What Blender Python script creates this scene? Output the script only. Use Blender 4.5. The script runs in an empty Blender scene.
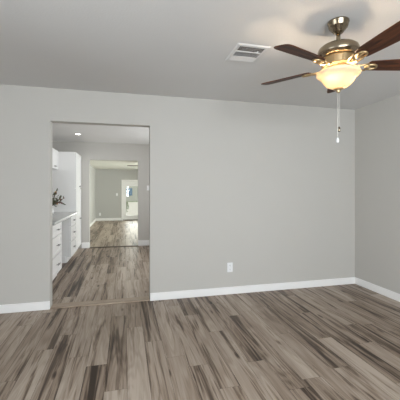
import bpy, bmesh, math, random
from mathutils import Vector, Matrix

random.seed(7)
scene = bpy.context.scene
C = scene.collection
PI = math.pi

# ------------------------------------------------------------------ camera
cam_d = bpy.data.cameras.new('camera')
cam_d.sensor_width = 36.0
cam_d.lens = 308.0 / 400.0 * 36.0
cam_d.shift_y = -10.5 / 400.0
cam_d.clip_start = 0.05
cam = bpy.data.objects.new('camera', cam_d)
cam.location = (0, 0, 1.32)
cam.rotation_euler = (PI / 2, 0, -math.atan(75 / 308))
C.objects.link(cam)
scene.camera = cam

# ------------------------------------------------------------------ world / light / exposure
world = bpy.data.worlds.new('sky')
scene.world = world
world.use_nodes = True
bg = world.node_tree.nodes['Background']
bg.inputs['Color'].default_value = (0.92, 0.95, 1.0, 1)
bg.inputs['Strength'].default_value = 0.8


def area(name, loc, rot, sx, sy, power, col):
    d = bpy.data.lights.new(name, 'AREA')
    d.shape = 'RECTANGLE'
    d.size, d.size_y = sx, sy
    d.energy = power
    d.color = col
    o = bpy.data.objects.new(name, d)
    o.location = loc
    o.rotation_euler = rot
    C.objects.link(o)
    return o


DAY = (0.90, 0.932, 1.0)
# daylight outside the windows and glazed door, plus added left and kitchen fill
area('daylight_front_window', (0.5, -2.22, 1.35), (PI / 2 + 0.15, 0, 0), 3.0, 1.5, 128, DAY)
area('added_fill_left', (-2.62, 0.6, 1.35), (PI / 2, 0, -PI / 2), 1.8, 1.4, 30, DAY)  # added fill lamp behind an unseen left window
area('added_fill_kitchen', (2.62, 5.5, 1.45), (PI / 2 + 0.45, 0, PI / 2), 1.5, 1.1, 48, (0.96, 0.97, 1.0))  # added fill lamp for the kitchen, tilted up to brighten its ceiling
area('daylight_den_window', (3.62, 10.5, 1.25), (PI / 2, 0, PI / 2), 2.6, 1.3, 130, (0.98, 1.0, 0.93))
area('daylight_glazed_door', (0.4, 14.05, 0.85), (PI / 2, 0, PI), 0.8, 1.2, 8, (1.0, 1.0, 0.93))

scene.view_settings.view_transform = 'Standard'
scene.view_settings.look = 'None'
scene.view_settings.exposure = 1.14
scene.view_settings.gamma = 1.0
scene.view_settings.use_curve_mapping = False


# ------------------------------------------------------------------ helpers
def obj(name, bm, m, parent=None, smooth=False, bevel=0.0, seg=2):
    me = bpy.data.meshes.new(name)
    bmesh.ops.recalc_face_normals(bm, faces=bm.faces[:])
    bm.to_mesh(me)
    bm.free()
    if m:
        me.materials.append(m)
    if smooth:
        for p in me.polygons:
            p.use_smooth = True
    o = bpy.data.objects.new(name, me)
    C.objects.link(o)
    if parent:
        o.parent = parent
    if bevel:
        b = o.modifiers.new('bevel', 'BEVEL')
        b.width = bevel
        b.segments = seg
        b.limit_method = 'ANGLE'
    return o


def thing(name, label, cat, loc=(0, 0, 0), rotz=0.0, group=None):
    o = bpy.data.objects.new(name, None)
    o.empty_display_size = 0.1
    o.location = loc
    o.rotation_euler = (0, 0, rotz)
    C.objects.link(o)
    return tag(o, label, cat, group)


def tag(o, label, cat, group=None):
    o['label'] = label
    o['category'] = cat
    if group:
        o['group'] = group
    return o


def struct(o):
    o['kind'] = 'structure'
    return o


def dup(root, loc, rotz, label):
    r = root.copy()
    C.objects.link(r)
    r.location = loc
    r.rotation_euler = (0, 0, rotz)
    r['label'] = label
    for ch in list(root.children):
        c = ch.copy()
        C.objects.link(c)
        c.parent = r
        for g in list(ch.children):
            d = g.copy()
            C.objects.link(d)
            d.parent = c
    return r


def bx(bm, x0, x1, y0, y1, z0, z1):
    vs = [bm.verts.new(p) for p in [(x0, y0, z0), (x1, y0, z0), (x1, y1, z0), (x0, y1, z0),
                                    (x0, y0, z1), (x1, y0, z1), (x1, y1, z1), (x0, y1, z1)]]
    for f in [(0, 3, 2, 1), (4, 5, 6, 7), (0, 1, 5, 4), (1, 2, 6, 5), (2, 3, 7, 6), (3, 0, 4, 7)]:
        bm.faces.new([vs[i] for i in f])
    return vs


def box(*a):
    bm = bmesh.new()
    bx(bm, *a)
    return bm


def boxes(*lst):
    bm = bmesh.new()
    for a in lst:
        bx(bm, *a)
    return bm


def lathe(bm, prof, cx=0, cy=0, n=40, flute=0.0, nf=0):
    """prof: (r, z) list revolved about a vertical axis"""
    rings = []
    for r, z in prof:
        if r < 1e-5:
            rings.append([bm.verts.new((cx, cy, z))])
        else:
            ring = []
            for i in range(n):
                a = 2 * PI * i / n
                rr = r * (1 + flute * math.cos(nf * a)) if nf else r
                ring.append(bm.verts.new((cx + rr * math.cos(a), cy + rr * math.sin(a), z)))
            rings.append(ring)
    for a, b in zip(rings, rings[1:]):
        for i in range(n):
            j = (i + 1) % n
            if len(a) == 1 and len(b) == 1:
                continue
            if len(a) == 1:
                bm.faces.new([a[0], b[i], b[j]])
            elif len(b) == 1:
                bm.faces.new([a[i], b[0], a[j]])
            else:
                bm.faces.new([a[i], b[i], b[j], a[j]])


def tube(bm, pts, r, n=8, cap=True):
    pts = [Vector(p) for p in pts]
    rs = r if isinstance(r, (list, tuple)) else [r] * len(pts)
    rings = []
    for i, p in enumerate(pts):
        t = (pts[min(i + 1, len(pts) - 1)] - pts[max(i - 1, 0)]).normalized()
        u = t.cross(Vector((0, 0, 1)))
        if u.length < 1e-3:
            u = t.cross(Vector((1, 0, 0)))
        u.normalize()
        v = t.cross(u)
        rings.append([bm.verts.new(p + (u * math.cos(2 * PI * k / n) + v * math.sin(2 * PI * k / n)) * rs[i]) for k in range(n)])
    for a, b in zip(rings, rings[1:]):
        for k in range(n):
            bm.faces.new([a[k], a[(k + 1) % n], b[(k + 1) % n], b[k]])
    if cap:
        bm.faces.new(rings[0][::-1])
        bm.faces.new(rings[-1])


def prism(bm, outline, z0, z1, M=None):
    M = M or Matrix()
    lo = [bm.verts.new(M @ Vector((x, y, z0))) for x, y in outline]
    hi = [bm.verts.new(M @ Vector((x, y, z1))) for x, y in outline]
    n = len(outline)
    bm.faces.new(lo[::-1])
    bm.faces.new(hi)
    for i in range(n):
        j = (i + 1) % n
        bm.faces.new([lo[i], lo[j], hi[j], hi[i]])


# ------------------------------------------------------------------ materials
def mat(name, col, rough=0.5, metal=0.0, bump=0.0, bscale=60.0, vary=0.0, vscale=3.0, spec=0.5):
    m = bpy.data.materials.new(name)
    m.use_nodes = True
    nt = m.node_tree
    b = nt.nodes['Principled BSDF']
    b.inputs['Base Color'].default_value = (*col, 1)
    b.inputs['Roughness'].default_value = rough
    b.inputs['Metallic'].default_value = metal
    b.inputs['Specular IOR Level'].default_value = spec
    geo = nt.nodes.new('ShaderNodeNewGeometry')
    if vary:
        n = nt.nodes.new('ShaderNodeTexNoise')
        n.inputs['Scale'].default_value = vscale
        n.inputs['Detail'].default_value = 3
        nt.links.new(geo.outputs['Position'], n.inputs['Vector'])
        r = nt.nodes.new('ShaderNodeMix')
        r.data_type = 'RGBA'
        r.inputs[6].default_value = (*[c * (1 - vary) for c in col], 1)
        r.inputs[7].default_value = (*[min(1, c * (1 + vary)) for c in col], 1)
        nt.links.new(n.outputs['Fac'], r.inputs[0])
        nt.links.new(r.outputs[2], b.inputs['Base Color'])
    if bump:
        n = nt.nodes.new('ShaderNodeTexNoise')
        n.inputs['Scale'].default_value = bscale
        n.inputs['Detail'].default_value = 4
        nt.links.new(geo.outputs['Position'], n.inputs['Vector'])
        bp = nt.nodes.new('ShaderNodeBump')
        bp.inputs['Strength'].default_value = bump
        bp.inputs['Distance'].default_value = 0.01
        nt.links.new(n.outputs['Fac'], bp.inputs['Height'])
        nt.links.new(bp.outputs['Normal'], b.inputs['Normal'])
    return m


def mnode(nt, op, a, b=None, c=None):
    n = nt.nodes.new('ShaderNodeMath')
    n.operation = op
    for i, v in enumerate((a, b, c)):
        if v is None:
            continue
        if isinstance(v, (int, float)):
            n.inputs[i].default_value = v
        else:
            nt.links.new(v, n.inputs[i])
    return n.outputs[0]


def wood_floor():
    m = bpy.data.materials.new('plank_floor')
    m.use_nodes = True
    nt = m.node_tree
    L = nt.links.new
    b = nt.nodes['Principled BSDF']
    at = nt.nodes.new('ShaderNodeAttribute')
    at.attribute_name = 'plank'
    sep = nt.nodes.new('ShaderNodeSeparateColor')
    L(at.outputs['Color'], sep.inputs[0])
    tone, s1, s2 = sep.outputs[0], sep.outputs[1], sep.outputs[2]
    geo = nt.nodes.new('ShaderNodeNewGeometry')
    off = nt.nodes.new('ShaderNodeCombineXYZ')
    L(mnode(nt, 'MULTIPLY', s1, 31.0), off.inputs[0])
    L(mnode(nt, 'MULTIPLY', s2, 47.0), off.inputs[1])
    L(mnode(nt, 'MULTIPLY', s1, 19.0), off.inputs[2])
    add = nt.nodes.new('ShaderNodeVectorMath')
    L(geo.outputs['Position'], add.inputs[0])
    L(off.outputs[0], add.inputs[1])

    def scaled(sx, sy):
        v = nt.nodes.new('ShaderNodeVectorMath')
        v.operation = 'MULTIPLY'
        L(add.outputs[0], v.inputs[0])
        v.inputs[1].default_value = (sx, sy, 1)
        return v.outputs[0]

    def noise(vec, scale, detail, dist=0.0, rough=0.5):
        n = nt.nodes.new('ShaderNodeTexNoise')
        n.inputs['Scale'].default_value = scale
        n.inputs['Detail'].default_value = detail
        n.inputs['Distortion'].default_value = dist
        n.inputs['Roughness'].default_value = rough
        L(vec, n.inputs['Vector'])
        return n.outputs['Fac']

    streak = noise(scaled(21, 0.8), 1.0, 6, 0.9, 0.62)          # long smoky streaks
    broad = noise(scaled(7, 0.7), 1.0, 2, 0.6)                  # cathedral field
    fine = noise(scaled(120, 4), 1.0, 3)
    rings = mnode(nt, 'SINE', mnode(nt, 'MULTIPLY', broad, 75.0))
    vor = nt.nodes.new('ShaderNodeTexVoronoi')
    vor.inputs['Scale'].default_value = 1.0
    L(scaled(7.0, 2.0), vor.inputs['Vector'])
    knot = nt.nodes.new('ShaderNodeMapRange')
    knot.inputs[1].default_value = 0.03
    knot.inputs[2].default_value = 0.13
    knot.inputs[3].default_value = 1.0
    knot.inputs[4].default_value = 0.0
    L(vor.outputs['Distance'], knot.inputs[0])
    # smoky dark only where the streak noise is high
    dark = nt.nodes.new('ShaderNodeMapRange')
    dark.inputs[1].default_value = 0.0
    dark.inputs[2].default_value = 0.17
    # darker boards carry more of the smoky figure
    L(mnode(nt, 'SUBTRACT', streak, mnode(nt, 'ADD', mnode(nt, 'MULTIPLY', tone, 0.12), 0.445)), dark.inputs[0])
    v = mnode(nt, 'ADD', mnode(nt, 'MULTIPLY', tone, 0.40), 0.53)
    v = mnode(nt, 'SUBTRACT', v, mnode(nt, 'MULTIPLY', dark.outputs[0], 0.60))
    v = mnode(nt, 'ADD', v, mnode(nt, 'MULTIPLY', mnode(nt, 'SUBTRACT', broad, 0.5), 0.85))
    v = mnode(nt, 'ADD', v, mnode(nt, 'MULTIPLY', rings, 0.055))
    v = mnode(nt, 'ADD', v, mnode(nt, 'MULTIPLY', mnode(nt, 'SUBTRACT', fine, 0.5), 0.34))
    v = mnode(nt, 'SUBTRACT', v, mnode(nt, 'MULTIPLY', knot.outputs[0], 0.55))
    ramp = nt.nodes.new('ShaderNodeValToRGB')
    e = ramp.color_ramp.elements
    e[0].position = 0.05
    e[0].color = (0.040, 0.026, 0.018, 1)
    e[1].position = 0.95
    e[1].color = (0.48, 0.400, 0.330, 1)
    k = e.new(0.35)
    k.color = (0.125, 0.087, 0.062, 1)
    k = e.new(0.62)
    k.color = (0.292, 0.223, 0.169, 1)
    L(v, ramp.inputs[0])
    L(ramp.outputs[0], b.inputs['Base Color'])
    rr = mnode(nt, 'ADD', mnode(nt, 'MULTIPLY', fine, 0.12), 0.36)
    L(rr, b.inputs['Roughness'])
    b.inputs['Specular IOR Level'].default_value = 0.28
    bp = nt.nodes.new('ShaderNodeBump')
    bp.inputs['Strength'].default_value = 0.12
    bp.inputs['Distance'].default_value = 0.004
    L(fine, bp.inputs['Height'])
    L(bp.outputs['Normal'], b.inputs['Normal'])
    return m


def grain(name, dark, light, sx, sy, rough, coat=0.0, obj_space=True):
    """simple straight-grained wood along local X (object space)"""
    m = bpy.data.materials.new(name)
    m.use_nodes = True
    nt = m.node_tree
    L = nt.links.new
    b = nt.nodes['Principled BSDF']
    tc = nt.nodes.new('ShaderNodeTexCoord')
    mp = nt.nodes.new('ShaderNodeMapping')
    mp.inputs['Scale'].default_value = (sx, sy, sy)
    L(tc.outputs['Object'], mp.inputs[0])
    n = nt.nodes.new('ShaderNodeTexNoise')
    n.inputs['Scale'].default_value = 1.0
    n.inputs['Detail'].default_value = 5
    n.inputs['Distortion'].default_value = 1.5
    L(mp.outputs[0], n.inputs['Vector'])
    r = nt.nodes.new('ShaderNodeValToRGB')
    r.color_ramp.elements[0].position = 0.3
    r.color_ramp.elements[0].color = (*dark, 1)
    r.color_ramp.elements[1].position = 0.72
    r.color_ramp.elements[1].color = (*light, 1)
    L(n.outputs['Fac'], r.inputs[0])
    L(r.outputs[0], b.inputs['Base Color'])
    b.inputs['Roughness'].default_value = rough
    b.inputs['Specular IOR Level'].default_value = 0.25
    b.inputs['Coat Weight'].default_value = coat
    b.inputs['Coat Roughness'].default_value = 0.15
    return m


def emis(name, col, s):
    m = bpy.data.materials.new(name)
    m.use_nodes = True
    nt = m.node_tree
    nt.nodes.clear()
    e = nt.nodes.new('ShaderNodeEmission')
    e.inputs[0].default_value = (*col, 1)
    e.inputs[1].default_value = s
    o = nt.nodes.new('ShaderNodeOutputMaterial')
    nt.links.new(e.outputs[0], o.inputs[0])
    return m


def pane_glass(name):
    m = bpy.data.materials.new(name)
    m.use_nodes = True
    nt = m.node_tree
    nt.nodes.clear()
    t = nt.nodes.new('ShaderNodeBsdfTransparent')
    t.inputs[0].default_value = (0.96, 0.98, 0.97, 1)
    g = nt.nodes.new('ShaderNodeBsdfGlossy')
    g.inputs['Roughness'].default_value = 0.02
    lw = nt.nodes.new('ShaderNodeFresnel')
    lw.inputs[0].default_value = 1.45
    mx = nt.nodes.new('ShaderNodeMixShader')
    o = nt.nodes.new('ShaderNodeOutputMaterial')
    nt.links.new(lw.outputs[0], mx.inputs[0])
    nt.links.new(t.outputs[0], mx.inputs[1])
    nt.links.new(g.outputs[0], mx.inputs[2])
    nt.links.new(mx.outputs[0], o.inputs[0])
    return m


def bowl_glass():
    m = bpy.data.materials.new('frosted_glass')
    m.use_nodes = True
    nt = m.node_tree
    nt.nodes.clear()
    tr = nt.nodes.new('ShaderNodeBsdfTranslucent')
    tr.inputs[0].default_value = (0.64, 0.56, 0.43, 1)
    df = nt.nodes.new('ShaderNodeBsdfPrincipled')
    df.inputs['Base Color'].default_value = (0.66, 0.60, 0.50, 1)
    df.inputs['Roughness'].default_value = 0.25
    mx = nt.nodes.new('ShaderNodeMixShader')
    mx.inputs[0].default_value = 0.60
    o = nt.nodes.new('ShaderNodeOutputMaterial')
    nt.links.new(tr.outputs[0], mx.inputs[1])
    nt.links.new(df.outputs[0], mx.inputs[2])
    nt.links.new(mx.outputs[0], o.inputs[0])
    return m


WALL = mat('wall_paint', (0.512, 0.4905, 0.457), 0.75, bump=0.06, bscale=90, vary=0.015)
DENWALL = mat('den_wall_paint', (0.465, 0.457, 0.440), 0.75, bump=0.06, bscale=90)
CEIL = mat('ceiling_paint', (0.675, 0.668, 0.660), 0.85, bump=0.15, bscale=70, vary=0.015)
TRIM = mat('trim_white', (0.86, 0.845, 0.83), 0.4)
CAB = mat('cabinet_white', (0.83, 0.82, 0.81), 0.35)
FLOORM = wood_floor()
SUBFLOOR = mat('floor_joint', (0.05, 0.04, 0.03), 0.9, vary=0.1)
STRIP = grain('threshold_wood', (0.27, 0.20, 0.15), (0.54, 0.44, 0.34), 3, 60, 0.45)
DARKSTRIP = grain('dark_threshold_wood', (0.05, 0.036, 0.026), (0.12, 0.09, 0.065), 3, 60, 0.45)
STONE = mat('counter_stone', (0.62, 0.62, 0.61), 0.18, vary=0.12, vscale=14)
NICKEL = mat('pull_metal', (0.30, 0.29, 0.28), 0.35, 1.0, vary=0.05)
BRASS = mat('antique_brass', (0.56, 0.41, 0.23), 0.38, 1.0, vary=0.06, vscale=20)
BRASSD = mat('brushed_nickel', (0.30, 0.245, 0.175), 0.24, 1.0, vary=0.06, vscale=20)
BLADE = grain('walnut_blade', (0.018, 0.007, 0.005), (0.130, 0.043, 0.017), 4, 42, 0.5, 0.0)
BOWL = bowl_glass()
BULB = emis('bulb_glow', (1.0, 0.79, 0.56), 150)
PLASTIC = mat('white_plastic', (0.80, 0.80, 0.80), 0.35)
SLOT = mat('dark_slot', (0.05, 0.05, 0.05), 0.6)
VENTM = mat('vent_enamel', (0.66, 0.655, 0.65), 0.45)
DUCT = mat('duct_inside', (0.16, 0.14, 0.125), 0.8, vary=0.1)
GLASS = pane_glass('window_glass')
CERAMIC = mat('white_ceramic', (0.78, 0.77, 0.75), 0.25)
LEAF = mat('leaf_green', (0.11, 0.115, 0.065), 0.6, vary=0.4, vscale=30)
STEMM = mat('stem_brown', (0.14, 0.11, 0.06), 0.7)
PINK = mat('blossom_maroon', (0.20, 0.10, 0.085), 0.6, vary=0.3, vscale=40)
AMBER = mat('blossom_amber', (0.55, 0.30, 0.09), 0.6, vary=0.2, vscale=40)
CREAM = mat('bud_cream', (0.66, 0.60, 0.46), 0.6)
CONCRETE = mat('pale_concrete', (0.50, 0.46, 0.37), 0.9, vary=0.1)
GRASS = mat('lawn', (0.16, 0.22, 0.08), 0.95, vary=0.3, vscale=5)
SIDING = mat('pale_siding', (0.52, 0.49, 0.42), 0.8, vary=0.05)
ROOFM = mat('roof_grey', (0.25, 0.24, 0.24), 0.9, vary=0.2)
BLUEGLASS = mat('house_window', (0.16, 0.24, 0.34), 0.12)
SHRUBM = mat('shrub_leaves', (0.10, 0.15, 0.04), 0.7, vary=0.4, vscale=20)

# ------------------------------------------------------------------ the setting
X0, X1 = -2.40, 3.14          # dining room, left and right wall faces
Y0, Y1 = -2.00, 3.69          # front wall face, back wall face
T = 0.115
H = 2.44
KX0, KX1, KY0, KY1, KH = -1.62, 2.40, Y1 + T, 7.34, 2.385
DX0, DX1, DY0, DY1, DH = -1.20, 3.40, KY1 + T, 13.62, 2.185


def planks(name, x0, x1, y0, y1, spec=None):
    """floor of separate planks laid along Y, as one mesh"""
    spec = spec or {}
    pitch, org, length = 0.148, 0.015, 1.22
    bm = bmesh.new()
    lay = bm.loops.layers.float_color.new('plank')
    g = 0.0007
    n0 = math.floor((x0 - org) / pitch)
    n1 = math.floor((x1 - org) / pitch)
    rnd = random.Random(11)
    for n in range(n0, n1 + 1):
        joint, tones = spec.get(n, (y0 + rnd.random() * length, {}))
        k0 = math.floor((y0 - joint) / length)
        k1 = math.floor((y1 - joint) / length)
        for k in range(k0, k1 + 1):
            a, b = max(y0, joint + k * length), min(y1, joint + (k + 1) * length)
            if b - a < 0.02:
                continue
            xa, xb = max(x0, org + n * pitch), min(x1, org + (n + 1) * pitch)
            t = tones.get(k, 0.5 + 0.62 * (rnd.random() - 0.5))
            vs = [bm.verts.new(p) for p in [(xa + g, a + g, 0), (xb - g, a + g, 0), (xb - g, b - g, 0), (xa + g, b - g, 0)]]
            f = bm.faces.new(vs)
            c = (t, rnd.random(), rnd.random(), 1)
            for lp in f.loops:
                lp[lay] = c
    me = bpy.data.meshes.new(name)
    bm.to_mesh(me)
    bm.free()
    me.materials.append(FLOORM)
    o = bpy.data.objects.new(name, me)
    C.objects.link(o)
    return struct(o)


# (far end of the nearest joint, {index from that joint: tone}); joints read off the photograph
PL = {
    -4: (3.00, {-1: 0.42, 0: 0.60}), -3: (2.585, {0: 0.62, -1: 0.66}), -2: (2.43, {-1: 0.16, 0: 0.68}),
    -1: (2.10, {0: 0.22, -1: 0.74, 1: 0.6}), 0: (3.02, {-1: 0.76, 0: 0.62}), 1: (2.70, {0: 0.26, -1: 0.55}),
    2: (2.41, {-1: 0.46, 0: 0.66}), 3: (2.25, {-1: 0.32, 0: 0.62}), 4: (3.17, {-1: 0.55, 0: 0.35}),
    5: (2.75, {-1: 0.72, 0: 0.6}), 6: (2.2, {-1: 0.5, 0: 0.34}), 7: (3.05, {-1: 0.45, 0: 0.55}),
    11: (2.40, {-1: 0.7, 0: 0.3}), 13: (2.24, {-1: 0.66, 0: 0.24}), 14: (2.58, {-1: 0.32, 0: 0.58}),
}
planks('floor', X0, X1, Y0, 3.745, PL)
struct(obj('floor_base', box(X0 - T, X1 + T, Y0 - T, 3.745, -0.06, -0.003), SUBFLOOR))
planks('floor_kitchen', KX0, KX1, 3.745, 7.36)
struct(obj('floor_base_kitchen', box(KX0 - T, KX1 + T, 3.745, 7.36, -0.06, -0.003), SUBFLOOR))
planks('floor_den', DX0, DX1, 7.36, DY1)
struct(obj('floor_base_den', box(DX0 - T, DX1 + T, 7.36, DY1 + T, -0.06, -0.003), SUBFLOOR))

struct(obj('ceiling', box(X0 - T, X1 + T, Y0 - T, Y1 + T, H, H + 0.1), CEIL))
struct(obj('ceiling_kitchen', box(KX0 - T, KX1 + T, KY0, KY1 + T, KH, KH + 0.1), mat('kitchen_ceiling_lit', (0.80, 0.79, 0.775), 0.85, bump=0.15, bscale=70)))  # paler colour stands in for bounced light on this ceiling
struct(obj('ceiling_den', box(DX0 - T, DX1 + T, DY0, DY1 + T, DH, DH + 0.1), mat('den_ceiling_lit', (0.82, 0.82, 0.76), 0.85, bump=0.1)))  # light bounced off the grass put into this lighter, yellowish colour


def wall_y(name, x0, x1, y0, y1, z1, hx0=None, hx1=None, hz0=0, hz1=0, m=WALL):
    """wall across X between faces y0, y1 with one rectangular hole"""
    if hx0 is None:
        return struct(obj(name, box(x0, x1, y0, y1, 0, z1), m))
    b = [(x0, hx0, y0, y1, 0, z1), (hx1, x1, y0, y1, 0, z1), (hx0, hx1, y0, y1, hz1, z1)]
    if hz0 > 0:
        b.append((hx0, hx1, y0, y1, 0, hz0))
    return struct(obj(name, boxes(*b), m))


def wall_x(name, y0, y1, x0, x1, z1, hy0=None, hy1=None, hz0=0, hz1=0, m=WALL):
    if hy0 is None:
        return struct(obj(name, box(x0, x1, y0, y1, 0, z1), m))
    b = [(x0, x1, y0, hy0, 0, z1), (x0, x1, hy1, y1, 0, z1), (x0, x1, hy0, hy1, hz1, z1)]
    if hz0 > 0:
        b.append((x0, x1, hy0, hy1, 0, hz0))
    return struct(obj(name, boxes(*b), m))


OX0, OX1, OZ = -0.803, 0.288, 2.078          # cased opening to the kitchen
PX0, PX1, PZ = -0.780, 0.297, 1.992          # second opening, kitchen to den
wall_y('wall_back', X0 - T, X1 + T, Y1, Y1 + T, H, OX0, OX1, 0, OZ)
wall_x('wall_right', Y0, Y1, X1, X1 + T, H)
wall_x('wall_left', Y0, Y1, X0 - T, X0, H, -0.3, 1.5, 0.65, 2.05)
wall_y('wall_front', X0 - T, X1 + T, Y0 - T, Y0, H, -1.0, 2.0, 0.6, 2.1)
wall_x('wall_kitchen_left', KY0, KY1, KX0 - T, KX0, KH)
wall_x('wall_kitchen_right', KY0, KY1, KX1, KX1 + T, KH, 4.75, 6.25, 0.9, 2.0)
wall_y('wall_kitchen_back', KX0 - T, KX1 + T, KY1, KY1 + T, KH, PX0, PX1, 0, PZ)
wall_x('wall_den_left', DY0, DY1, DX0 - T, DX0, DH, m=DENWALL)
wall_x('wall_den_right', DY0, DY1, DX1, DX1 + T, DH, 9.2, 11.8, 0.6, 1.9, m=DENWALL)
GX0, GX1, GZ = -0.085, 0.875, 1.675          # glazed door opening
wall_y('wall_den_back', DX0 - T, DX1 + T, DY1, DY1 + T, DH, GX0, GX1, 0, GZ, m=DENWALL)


def baseboard(name, x0, x1, y0, y1, h=0.093):
    o = obj(name, box(x0, x1, y0, y1, 0.0, h), TRIM, bevel=0.005)
    return struct(o)


B = 0.014
baseboard('baseboard_back_left', X0, OX0 + 0.0, Y1 - B, Y1)
baseboard('baseboard_back_right', OX1, X1, Y1 - B, Y1)
baseboard('baseboard_right', X1 - B, X1, Y0, Y1 - B)
baseboard('baseboard_left', X0, X0 + B, Y0, Y1 - B)
baseboard('baseboard_front', X0 + B, X1 - B, Y0, Y0 + B)
baseboard('baseboard_kitchen_back_left', -0.945, PX0, KY1 - B, KY1, 0.13)
baseboard('baseboard_kitchen_back_right', PX1, KX1, KY1 - B, KY1, 0.13)
baseboard('baseboard_kitchen_left', KX0, KX0 + B, 5.14, 5.94, 0.11)
baseboard('baseboard_kitchen_right', KX1 - B, KX1, KY0, KY1 - B, 0.11)
baseboard('baseboard_den_left', DX0, DX0 + B, DY0, DY1 - B, 0.105)
baseboard('baseboard_den_back_left', DX0, GX0 - 0.07, DY1 - B, DY1, 0.105)
baseboard('baseboard_den_back_right', GX1 + 0.07, DX1, DY1 - B, DY1, 0.105)
baseboard('baseboard_den_right', DX1 - B, DX1, DY0, DY1 - B, 0.105)

# wood thresholds in the two openings
o = obj('trim_1', box(OX0 + 0.002, OX1 - 0.002, 3.685, 3.815, 0.0, 0.015), STRIP, bevel=0.006)
struct(o)
o = obj('trim_2', box(PX0 + 0.002, PX1 - 0.002, 7.31, 7.40, 0.0, 0.010), DARKSTRIP, bevel=0.005)
struct(o)


def window(name, axis, a0, a1, p0, p1, z0, z1, mull=1):
    """frame ring with mullions between wall faces p0..p1, and its panes"""
    w = 0.045
    bars = [(a0, a1, z0, z0 + w), (a0, a1, z1 - w, z1), (a0, a0 + w, z0, z1), (a1 - w, a1, z0, z1)]
    for i in range(mull):
        c = a0 + (a1 - a0) * (i + 1) / (mull + 1)
        bars.append((c - 0.02, c + 0.02, z0 + w, z1 - w))
    c = (z0 + z1) / 2
    bars.append((a0 + w, a1 - w, c - 0.015, c + 0.015))
    bm = bmesh.new()
    for u0, u1, v0, v1 in bars:
        if axis == 'x':
            bx(bm, u0, u1, p0 + 0.03, p1 - 0.03, v0, v1)
        else:
            bx(bm, p0 + 0.03, p1 - 0.03, u0, u1, v0, v1)
    r = struct(obj(name, bm, TRIM))
    q = (p0 + p1) / 2
    if axis == 'x':
        g = box(a0 + w, a1 - w, q - 0.003, q + 0.003, z0 + w, z1 - w)
    else:
        g = box(q - 0.003, q + 0.003, a0 + w, a1 - w, z0 + w, z1 - w)
    obj('glass_pane', g, GLASS, r)
    return r


window('window_1', 'x', -1.0, 2.0, Y0 - T, Y0, 0.6, 2.1, 2)
window('added_window_2', 'y', -0.3, 1.5, X0 - T, X0, 0.65, 2.05, 1)  # unseen window, added to let the left fill lamp in
window('added_window_3', 'y', 4.75, 6.25, KX1, KX1 + T, 0.9, 2.0, 1)  # unseen window, added to bring light into the kitchen
window('window_4', 'y', 9.2, 11.8, DX1, DX1 + T, 0.6, 1.9, 2)

# glazed door in the den's far wall
dr = boxes((GX0 + 0.004, GX0 + 0.125, DY1 + 0.03, DY1 + 0.07, 0.02, GZ - 0.004),
           (GX1 - 0.125, GX1 - 0.004, DY1 + 0.03, DY1 + 0.07, 0.02, GZ - 0.004),
           (GX0 + 0.125, GX1 - 0.125, DY1 + 0.03, DY1 + 0.07, 1.46, GZ - 0.004),
           (GX0 + 0.125, GX1 - 0.125, DY1 + 0.03, DY1 + 0.07, 0.02, 0.20))
door = struct(obj('door_1', dr, TRIM))
obj('glass_pane', box(GX0 + 0.125, GX1 - 0.125, DY1 + 0.046, DY1 + 0.054, 0.20, 1.46), GLASS, door)
bm = boxes((GX0 + 0.125, GX0 + 0.140, DY1 + 0.022, DY1 + 0.03, 0.185, 1.475),
           (GX1 - 0.140, GX1 - 0.125, DY1 + 0.022, DY1 + 0.03, 0.185, 1.475),
           (GX0 + 0.140, GX1 - 0.140, DY1 + 0.022, DY1 + 0.03, 1.46, 1.475),
           (GX0 + 0.140, GX1 - 0.140, DY1 + 0.022, DY1 + 0.03, 0.185, 0.20))
obj('glazing_bead', bm, TRIM, door)
bm = boxes((GX0 - 0.065, GX0, DY1 - 0.016, DY1, 0, GZ + 0.065), (GX1, GX1 + 0.065, DY1 - 0.016, DY1, 0, GZ + 0.065),
           (GX0, GX1, DY1 - 0.016, DY1, GZ, GZ + 0.065))
struct(obj('trim_3', bm, TRIM, bevel=0.004))
struct(obj('trim_4', box(GX0, GX1, DY1, DY1 + T, 0.0, 0.018), DARKSTRIP))

# ------------------------------------------------------------------ outside the glazed door
struct(obj('ground', box(-60, 60, DY1 + T + 0.02, 90, -0.25, -0.12), GRASS))
struct(obj('patio', box(-0.3, 9, DY1 + T + 0.03, 34, -0.12, -0.03), CONCRETE))
hs = thing('neighbor_house', 'pale sided house seen far off through the glazed door', 'house', (3.4, 38.0, -0.12))
obj('wall', box(-6, 5, 0, 6, 0, 2.9), SIDING, hs)
bm = bmesh.new()
prism(bm, [(-0.6, 0), (6.6, 0), (3.0, 2.0)], -6.5, 5.5, Matrix(((0, 0, 1, 0), (1, 0, 0, 0), (0, 1, 0, 2.9), (0, 0, 0, 1))))
obj('roof', bm, ROOFM, hs)
for xw in (-3.35, -1.9, 0.4):
    obj('window', boxes((xw, xw + 0.8, -0.05, 0.02, 0.7, 1.6)), BLUEGLASS, hs)


def leaf_cloud(bm, n, rx, ry, rz, cz, size, rnd):
    for _ in range(n):
        d = Vector((rnd.gauss(0, 1), rnd.gauss(0, 1), rnd.gauss(0, 1))).normalized()
        r = rnd.random() ** 0.4
        p = Vector((d.x * rx * r, d.y * ry * r, cz + d.z * rz * r))
        u = Vector((rnd.gauss(0, 1), rnd.gauss(0, 1), rnd.gauss(0, 1))).normalized()
        w = u.orthogonal().normalized()
        s = size * (0.6 + 0.8 * rnd.random())
        q = [p, p + u * s * .5 + w * s * .25, p + u * s, p + u * s * .5 - w * s * .25]
        bm.faces.new([bm.verts.new(v) for v in q])


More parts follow.
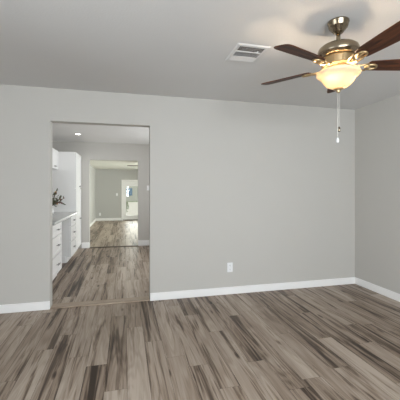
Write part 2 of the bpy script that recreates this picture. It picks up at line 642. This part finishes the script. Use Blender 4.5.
rnd = random.Random(5)
sh = thing('garden_shrub', 'small green shrub standing outside the glazed door', 'shrub', (0.02, 16.4, -0.05))
bm = bmesh.new()
leaf_cloud(bm, 260, 0.14, 0.14, 0.38, 0.50, 0.09, rnd)
obj('foliage', bm, SHRUBM, sh)
bm = bmesh.new()
tube(bm, [(0, 0, 0), (0.01, 0, 0.3), (0, 0.01, 0.6)], [0.02, 0.016, 0.01])
obj('stem', bm, STEMM, sh)

# ------------------------------------------------------------------ kitchen cabinets
FX = -0.950                      # face of doors and drawers
CT = 0.878                       # counter top height


def shaker(y0, y1, z0, z1, x=FX, frame=0.055):
    """recessed-panel front whose face is at x, looking towards +X"""
    return boxes((x - 0.02, x, y0, y0 + frame, z0, z1), (x - 0.02, x, y1 - frame, y1, z0, z1),
                 (x - 0.02, x, y0 + frame, y1 - frame, z1 - frame, z1), (x - 0.02, x, y0 + frame, y1 - frame, z0, z0 + frame),
                 (x - 0.02, x - 0.009, y0 + frame, y1 - frame, z0 + frame, z1 - frame))


def pull(y, z, x=FX, w=0.11, parent=None, vertical=False):
    """bar pull on two posts"""
    bm = bmesh.new()
    h = w / 2
    if vertical:
        tube(bm, [(x + 0.028, y, z - h), (x + 0.028, y, z + h)], 0.0065)
        for s in (-1, 1):
            tube(bm, [(x - 0.001, y, z + s * h * .7), (x + 0.028, y, z + s * h * .7)], 0.005)
    else:
        tube(bm, [(x + 0.028, y - h, z), (x + 0.028, y + h, z)], 0.0075)
        for s in (-1, 1):
            tube(bm, [(x - 0.001, y + s * h * .7, z), (x + 0.028, y + s * h * .7, z)], 0.005)
    return obj('handle', bm, NICKEL, parent, smooth=True)


def drawer_unit(y0, y1, label):
    t = thing('drawer_cabinet', label, 'cabinet', (0, 0, 0), group='kitchen base drawers')
    obj('body', box(KX0 + 0.003, FX - 0.022, y0, y1, 0.10, CT - 0.042), CAB, t)
    obj('toe_kick', box(KX0 + 0.003, -1.018, y0 + 0.002, y1 - 0.002, 0, 0.10), CAB, t)
    for z0, z1 in ((0.105, 0.370), (0.381, 0.643), (0.654, CT - 0.054)):
        d = obj('drawer', shaker(y0 + 0.004, y1 - 0.004, z0, z1, frame=0.045), CAB, t)
        pull((y0 + y1) / 2, (z0 + z1) / 2 + 0.004, parent=d, w=0.13)
    return t


drawer_unit(4.50, 5.136, 'white three-drawer base cabinet nearest the opening, before the knee space')
du = drawer_unit(5.965, 6.545, 'white three-drawer base cabinet between the knee space and tall pantry')
obj('side_base', box(KX0 + 0.02, -1.04, 5.947, 5.965, 0, 0.115), CAB, du)
ct = obj('countertop', box(KX0 + 0.002, -0.914, 4.48, 6.546, CT - 0.04, CT), STONE, bevel=0.006)
tag(ct, 'pale grey stone worktop running over both white drawer cabinets', 'countertop')

pn = thing('pantry_cabinet', 'tall white pantry cabinet at the far end of the worktop', 'cabinet')
PZ1 = 2.068
obj('body', box(KX0 + 0.003, FX - 0.022, 6.55, 7.325, 0.10, PZ1), CAB, pn, bevel=0.003)
obj('toe_kick', box(KX0 + 0.003, -1.018, 6.552, 7.323, 0, 0.10), CAB, pn)
d = obj('door', shaker(6.555, 7.320, 0.105, 1.334, frame=0.085), CAB, pn)
pull(7.10, 0.70, parent=d, w=0.15)
d = obj('door', shaker(6.555, 7.320, 1.350, PZ1 - 0.006, frame=0.085), CAB, pn)
bm = bmesh.new()
tube(bm, [(FX - 0.001, 6.99, 1.385), (FX + 0.018, 6.99, 1.385), (FX + 0.02, 6.99, 1.385), (FX + 0.032, 6.99, 1.385)], [0.007, 0.007, 0.018, 0.016], 12)
obj('knob', bm, NICKEL, d, smooth=True)

wc = thing('wall_cabinet', 'white wall cabinet hung above the worktop beside the tall pantry', 'cabinet')
UX = -1.272
obj('body', box(KX0 + 0.003, UX - 0.022, 5.45, 6.545, 1.712, PZ1 + 0.012), CAB, wc)
d = obj('door', shaker(5.915, 6.515, 1.717, PZ1 + 0.005, x=UX), CAB, wc)
pull(6.20, 1.755, x=UX, parent=d, w=0.11)
obj('door', shaker(5.454, 5.907, 1.717, PZ1 + 0.005, x=UX), CAB, wc)

# vase and flowers on the worktop
vz = CT
VX, VY = -1.31, 6.05
bm = bmesh.new()
lathe(bm, [(0, 0), (0.045, 0), (0.06, 0.02), (0.064, 0.05), (0.052, 0.08), (0.038, 0.105), (0.042, 0.118), (0.036, 0.118), (0.033, 0.105), (0.046, 0.08), (0, 0.012)], n=24)
vase = obj('vase', bm, CERAMIC, smooth=True)
vase.location = (VX, VY, vz)
tag(vase, 'small white vase on the worktop holding the flowers', 'vase')
fl = thing('flower_arrangement', 'loose bunch of dark leaves with maroon and amber blossoms in white vase', 'flowers', (VX, VY, vz + 0.02))
rnd = random.Random(21)
bs, bl = bmesh.new(), bmesh.new()


def leaf(bm, p, d, s, wd):
    d = d.normalized()
    w = d.cross(Vector((rnd.gauss(0, .4), rnd.gauss(0, .4), 1))).normalized()
    nrm = d.cross(w)
    q = [p, p + d * s * .35 + w * s * wd, p + d * s * .7 + w * s * wd * .8 + nrm * s * .05, p + d * s, p + d * s * .7 - w * s * wd * .8 + nrm * s * .05, p + d * s * .35 - w * s * wd]
    bm.faces.new([bm.verts.new(v) for v in q])


for i in range(26):
    a = 2 * PI * i / 26 * 5 + rnd.random()
    tilt = 0.2 + 1.15 * rnd.random()
    ln = 0.17 + 0.14 * rnd.random()
    dirv = Vector((math.cos(a) * math.sin(tilt) * .8, math.sin(a) * math.sin(tilt), math.cos(tilt)))
    pts = [Vector((0, 0, 0)), Vector((dirv.x * 0.02, dirv.y * 0.02, 0.10))]
    p = pts[-1].copy()
    for k in range(4):
        dd = (dirv + Vector((0, 0, 0.5 - 0.3 * k))).normalized()
        p = p + dd * ln / 4
        pts.append(p.copy())
    lim = 0.245
    for q in pts:
        if q.x < -lim:
            q.x = -lim
    tube(bs, pts, [0.0025] * 5 + [0.0015], 5)
    for k in range(6):
        q = pts[2 + (k % 4)]
        dd = dirv + Vector((rnd.gauss(0, .7), rnd.gauss(0, .7), rnd.gauss(0, .5)))
        if q.x + dd.normalized().x * .08 > -0.26:
            leaf(bl, q, dd, 0.06 + 0.04 * rnd.random(), 0.2)
    tgt = (('blossom', PINK, 'maroon blossom'), ('blossom', AMBER, 'amber blossom'), ('bud', CREAM, 'cream bud'))[0 if i % 5 in (0, 2) else 1 if i % 5 == 1 else 2]
    for k in range(3 if i % 2 else 1):
        c = pts[-1] + Vector((rnd.gauss(0, .018), rnd.gauss(0, .018), rnd.gauss(0, .018)))
        c.x = max(c.x, -0.24)
        bm = bmesh.new()
        bmesh.ops.create_icosphere(bm, subdivisions=2, radius=0.009 + 0.007 * rnd.random(), matrix=Matrix.Translation(c))
        for v in bm.verts:
            v.co += (v.co - c) * rnd.uniform(-.25, .25)
        nm, mm, ll = tgt
        obj(nm, bm, mm, fl)['label'] = ll
obj('stems', bs, STEMM, fl)
obj('leaves', bl, LEAF, fl)


# ------------------------------------------------------------------ plates on the walls
def outlet(name, x, y, z, label):
    t = thing(name, label, 'outlet', (x, y, z))
    obj('cover_plate', box(-0.036, 0.036, -0.006, -0.0005, -0.06, 0.06), PLASTIC, t, bevel=0.003)
    for s in (-1, 1):
        bm = bmesh.new()
        prism(bm, [(0.017 * math.cos(k * PI / 8), 0.014 * math.sin(k * PI / 8)) for k in range(16)], 0, 0.0025,
              Matrix(((1, 0, 0, 0), (0, 0, -1, -0.006), (0, 1, 0, s * 0.024), (0, 0, 0, 1))))
        so = obj('socket', bm, PLASTIC, t)
        sl = boxes((-0.0075, -0.005, -0.0095, -0.0083, s * 0.024 - 0.002, s * 0.024 + 0.007),
                   (0.005, 0.0075, -0.0095, -0.0083, s * 0.024 - 0.001, s * 0.024 + 0.006),
                   (-0.002, 0.002, -0.0095, -0.0083, s * 0.024 - 0.0095, s * 0.024 - 0.0055))
        obj('slots', sl, SLOT, so)
    return t


def switch(name, x, y, z, label):
    t = thing(name, label, 'light switch', (x, y, z))
    obj('cover_plate', box(-0.036, 0.036, -0.006, -0.0005, -0.058, 0.058), PLASTIC, t, bevel=0.003)
    obj('toggle', box(-0.006, 0.006, -0.016, -0.006, -0.004, 0.014), PLASTIC, t, bevel=0.002)
    return t


outlet('wall_outlet', 1.287, Y1, 0.338, 'white duplex outlet low on the grey wall right of the opening')
outlet('wall_outlet', -1.046 * 13.62 / 13.9, DY1, 0.275, 'tiny white outlet low on the farthest wall, near its left corner')
switch('light_switch', 0.535, KY1, 1.355, 'white light switch right of the second opening, on the kitchen wall')
switch('light_switch', -0.335, DY1, 1.105, 'tiny white light switch beside the glazed door')

# ------------------------------------------------------------------ ceiling register
vt = thing('ceiling_vent', 'white metal ceiling register with three louvre banks near the fan', 'vent', (0.975, 2.375, H))
W2, L2, F = 0.137, 0.160, 0.030
bm = bmesh.new()


def sloped_ring(bm, a0, b0, z0, a1, b1, z1):
    o_ = [bm.verts.new((sx * a0, sy * b0, z0)) for sx, sy in ((-1, -1), (1, -1), (1, 1), (-1, 1))]
    i_ = [bm.verts.new((sx * a1, sy * b1, z1)) for sx, sy in ((-1, -1), (1, -1), (1, 1), (-1, 1))]
    for k in range(4):
        bm.faces.new([o_[k], o_[(k + 1) % 4], i_[(k + 1) % 4], i_[k]])


sloped_ring(bm, W2, L2, -0.0008, W2, L2, -0.003)
sloped_ring(bm, W2, L2, -0.003, W2 - 0.010, L2 - 0.010, -0.0085)
sloped_ring(bm, W2 - 0.010, L2 - 0.010, -0.0085, W2 - F, L2 - F, -0.0085)
sloped_ring(bm, W2 - F, L2 - F, -0.0085, W2 - F, L2 - F, -0.0008)
obj('frame', bm, VENTM, vt)
obj('duct_back', box(-W2 + F, W2 - F, -L2 + F, L2 - F, -0.0018, -0.0008), DUCT, vt)
iy = L2 - F
obj('divider', boxes((-W2 + F, W2 - F, -0.042, -0.034, -0.0085, -0.002), (-W2 + F, W2 - F, 0.052, 0.060, -0.0085, -0.002)), VENTM, vt)


def louvres(y0, y1, n, ang, m=VENTM):
    bm = bmesh.new()
    for k in range(n):
        yc = y0 + (y1 - y0) * (k + .5) / n
        w = (y1 - y0) / n * 0.55
        dy, dz = w * math.cos(ang), w * math.sin(ang)
        dz = max(-0.0030, min(0.0030, dz))
        zc = -0.0055
        v = [(-W2 + F, yc - dy, zc - dz), (W2 - F, yc - dy, zc - dz), (W2 - F, yc + dy, zc + dz), (-W2 + F, yc + dy, zc + dz)]
        lo = [bm.verts.new(p) for p in v]
        hi = [bm.verts.new((p[0], p[1], p[2] + 0.001)) for p in v]
        bm.faces.new(lo)
        bm.faces.new(hi[::-1])
        for i in range(4):
            j = (i + 1) % 4
            bm.faces.new([lo[i], lo[j], hi[j], hi[i]])
    return obj('louvre_bank', bm, m, vt)


louvres(-iy, -0.042, 4, math.radians(62))
louvres(-0.034, 0.052, 6, math.radians(50))
louvres(0.060, iy, 4, math.radians(-28))
bm = bmesh.new()
tube(bm, [(0.045, -0.062, -0.010), (0.042, -0.075, -0.022), (0.047, -0.090, -0.026), (0.058, -0.098, -0.020)], [0.004, 0.004, 0.004, 0.003])
obj('damper_lever', bm, PLASTIC, vt, smooth=True)

# ------------------------------------------------------------------ recessed light
rl = thing('recessed_light', 'round recessed downlight glowing in the kitchen ceiling', 'light', (-0.875, 6.28, KH))
bm = bmesh.new()
lathe(bm, [(0.060, -0.0008), (0.060, -0.004), (0.055, -0.006), (0.042, -0.006), (0.042, -0.0015)], n=32)
obj('trim_ring', bm, PLASTIC, rl, smooth=True)
bm = bmesh.new()
lathe(bm, [(0, -0.0045), (0.042, -0.0045)], n=32)
obj('lens', bm, emis('downlight_glow', (1.0, 0.95, 0.86), 9), rl)


# ------------------------------------------------------------------ ceiling fans
def make_fan(name, label, loc, ang, drop, scale_r, light):
    """loc on the ceiling; drop = ceiling to blade plane"""
    t = thing(name, label, 'ceiling fan', loc)
    zb = -drop
    bm = bmesh.new()
    if light:
        lathe(bm, [(0.0, -0.0008), (0.0640, -0.0008), (0.0680, -0.004), (0.0680, -0.013), (0.0650, -0.016), (0.0625, -0.034), (0.0580, -0.044), (0.0500, -0.050),
                   (0.0470, -0.058), (0.0380, -0.066), (0.0340, -0.074), (0.0260, -0.080), (0, -0.081)], n=40)
        obj('canopy', bm, BRASSD, t, smooth=True)
        bm = bmesh.new()
        lathe(bm, [(0, -0.078), (0.0135, -0.078), (0.0135, -0.160), (0, -0.160)], n=20)
        obj('downrod', bm, BRASSD, t, smooth=True)
        top = -0.148
    else:
        lathe(bm, [(0.0, -0.0008), (0.07, -0.0008), (0.07, -0.02), (0.05, -0.04), (0, -0.04)], n=32)
        obj('canopy', bm, BRASSD, t, smooth=True)
        top = -0.038
    hb = zb + (0.058 if light else 0.026)
    bm = bmesh.new()
    hgt = top - hb
    lathe(bm, [(0, top), (0.024, top), (0.028, top - hgt * .05), (0.070, top - hgt * .09), (0.105, top - hgt * .20), (0.124, top - hgt * .36), (0.1295, top - hgt * .52), (0.1295, top - hgt * .78),
               (0.124, top - hgt * .86), (0.116, top - hgt * .92), (0.110, hb), (0, hb)], n=48)
    obj('motor_housing', bm, BRASSD, t, smooth=True)
    # flywheel with little windows below the housing
    bm = bmesh.new()
    fh = 0.066 if light else 0.040
    lathe(bm, [(0, hb - 0.001), (0.100, hb - 0.001), (0.104, hb - 0.006), (0.098, hb - 0.012), (0.096, hb - fh + 0.014), (0.100, hb - fh + 0.008), (0.094, hb - fh), (0, hb - fh)], n=48)
    for k in range(10):
        M = Matrix.Rotation(2 * PI * k / 10, 4, 'Z')
        prism(bm, [(0.092, -0.008), (0.105, -0.008), (0.105, 0.008), (0.092, 0.008)], hb - fh + 0.012, hb - 0.010, M)
    obj('flywheel', bm, BRASS, t, smooth=False)
    R0, R1 = 0.185 * scale_r, 0.556 * scale_r
    for k in range(5):
        a = ang + 2 * PI * k / 5
        M = Matrix.Translation((0, 0, zb)) @ Matrix.Rotation(a, 4, 'Z') @ Matrix.Rotation(math.radians(-13), 4, 'X')
        ol = []
        w0, w1 = 0.050, 0.066
        Ls = R1 - R0
        # lower side from root to tip, rounded tip, back along the upper side
        ol.append((R0, -w0 * .72))
        ol.append((R0 + .012, -w0 * .95))
        for j in range(5):
            s = j / 4
            ol.append((R0 + .03 + (Ls - .075) * s, -(w0 + (w1 - w0) * s ** .8)))
        for j in range(1, 8):
            q = -PI / 2 + PI * j / 8
            cs, sn = math.cos(q), math.sin(q)
            ol.append((R1 - .045 + .045 * abs(cs) ** .8, w1 * math.copysign(abs(sn) ** .55, sn)))
        for j in range(4, -1, -1):
            s = j / 4
            ol.append((R0 + .03 + (Ls - .075) * s, (w0 + (w1 - w0) * s ** .8)))
        ol.append((R0 + .012, w0 * .95))
        ol.append((R0, w0 * .72))
        bm = bmesh.new()
        prism(bm, ol, -0.0032, 0.0032)
        b = obj('blade', bm, BLADE, t, bevel=0.0015)
        b.matrix_local = M
        # bracket: arm, fork and oval loop under the blade root
        bm = bmesh.new()
        for s in (-1, 1):
            tube(bm, [(0.088, s * 0.012, 0.004), (0.120, s * 0.020, -0.012), (0.150, s * 0.030, -0.013), (0.185, s * 0.034, -0.0105)], [0.007, 0.006, 0.006, 0.006], 8)
        ring = []
        for j in range(25):
            q = 2 * PI * j / 24
            ring.append((0.208 + 0.034 * math.cos(q), 0.024 * math.sin(q), -0.0095))
        tube(bm, ring, 0.0075, 8, cap=False)
        tube(bm, [(0.172, 0, -0.0095), (0.190, 0, -0.0105), (0.225, 0, -0.0095)], [0.006, 0.008, 0.005], 8)
        br = obj('blade_bracket', bm, BRASS, b, smooth=True)
        for px_, py_ in ((0.203, 0.023), (0.203, -0.023), (0.240, 0.0)):
            bm = bmesh.new()
            bmesh.ops.create_uvsphere(bm, u_segments=10, v_segments=6, radius=0.006, matrix=Matrix.Translation((px_, py_, -0.006)))
            obj('screw', bm, BRASSD, b, smooth=True)
    if not light:
        bm = bmesh.new()
        lathe(bm, [(0, hb - 0.044), (0.06, hb - 0.044), (0.05, hb - 0.075), (0, hb - 0.085)], n=32)
        obj('bottom_cap', bm, BRASSD, t, smooth=True)
        return t
    # light kit
    zf = hb - fh
    bm = bmesh.new()
    lathe(bm, [(0, zf), (0.066, zf), (0.070, zf - 0.008), (0.052, zf - 0.016), (0.050, zf - 0.026), (0.074, zf - 0.032), (0.074, zf - 0.038), (0, zf - 0.038)], n=40)
    obj('light_fitter', bm, BRASS, t, smooth=True)
    zr = -0.338
    prof = [(0.1320, zr), (0.1355, zr - 0.004), (0.1375, zr - 0.010), (0.1365, zr - 0.017), (0.1310, zr - 0.025), (0.1200, zr - 0.033), (0.1090, zr - 0.040), (0.1025, zr - 0.048),
            (0.0985, zr - 0.058), (0.0900, zr - 0.073), (0.0760, zr - 0.088), (0.0550, zr - 0.101), (0.0300, zr - 0.109), (0.0, zr - 0.112)]
    inner = [(max(0, r - 0.004), z + 0.004) for r, z in prof[::-1]]
    bm = bmesh.new()
    lathe(bm, prof + inner[:-1] + [(0.1280, zr)], n=64, flute=0.006, nf=10)
    obj('glass_bowl', bm, BOWL, t, smooth=True)
    for k in range(3):
        a = math.radians(202 + 120 * k)
        bm = bmesh.new()
        bmesh.ops.create_uvsphere(bm, u_segments=16, v_segments=10, radius=0.019, matrix=Matrix.Translation((0.074 * math.cos(a), 0.074 * math.sin(a), zr - 0.040)))
        bb = obj('bulb', bm, BULB, t, smooth=True)
        bm = bmesh.new()
        tube(bm, [(0.040 * math.cos(a), 0.040 * math.sin(a), zr + 0.012), (0.058 * math.cos(a), 0.058 * math.sin(a), zr - 0.010)], 0.013, 12)
        obj('lamp_socket', bm, BRASSD, t, smooth=True)
    zc = zr - 0.112
    bm = bmesh.new()
    lathe(bm, [(0, zc + 0.004), (0.030, zc + 0.002), (0.032, zc - 0.002), (0.018, zc - 0.006), (0.012, zc - 0.014), (0.013, zc - 0.020), (0.006, zc - 0.027), (0, zc - 0.029)], n=28)
    obj('finial', bm, BRASS, t, smooth=True)
    for (ox, oy, z1, fob, mm) in ((-0.008, -0.004, -0.795 + 0.02, 'white', PLASTIC), (0.009, 0.004, -0.70, 'metal', BRASSD)):
        bm = bmesh.new()
        z = zc - 0.020
        tube(bm, [(ox, oy, z), (ox, oy, z1)], 0.0013, 6)
        zz = z
        while zz > z1:
            bmesh.ops.create_icosphere(bm, subdivisions=1, radius=0.0023, matrix=Matrix.Translation((ox, oy, zz)))
            zz -= 0.012
        ch = obj('pull_chain', bm, CHAIN, t)
        bm = bmesh.new()
        lathe(bm, [(0, z1), (0.004, z1), (0.0085, z1 - 0.014), (0.009, z1 - 0.028), (0.005, z1 - 0.034), (0, z1 - 0.035)], ox, oy, n=14)
        f = obj('pull_fob', bm, mm, ch, smooth=True)
        f['label'] = fob + ' pull fob'
    return t


CHAIN = mat('chain_metal', (0.62, 0.58, 0.52), 0.35, 0.8)
make_fan('ceiling_fan', 'large walnut-bladed ceiling fan with lit glass bowl and pull chains',
         (1.381, 1.776, H), math.radians(-161.4), 0.30, 1.0, True)
make_fan('ceiling_fan', 'distant ceiling fan in the far room, its blade tips showing in the second opening',
         (0.62, 9.8, DH), math.radians(176), 0.125, 1.0, False)
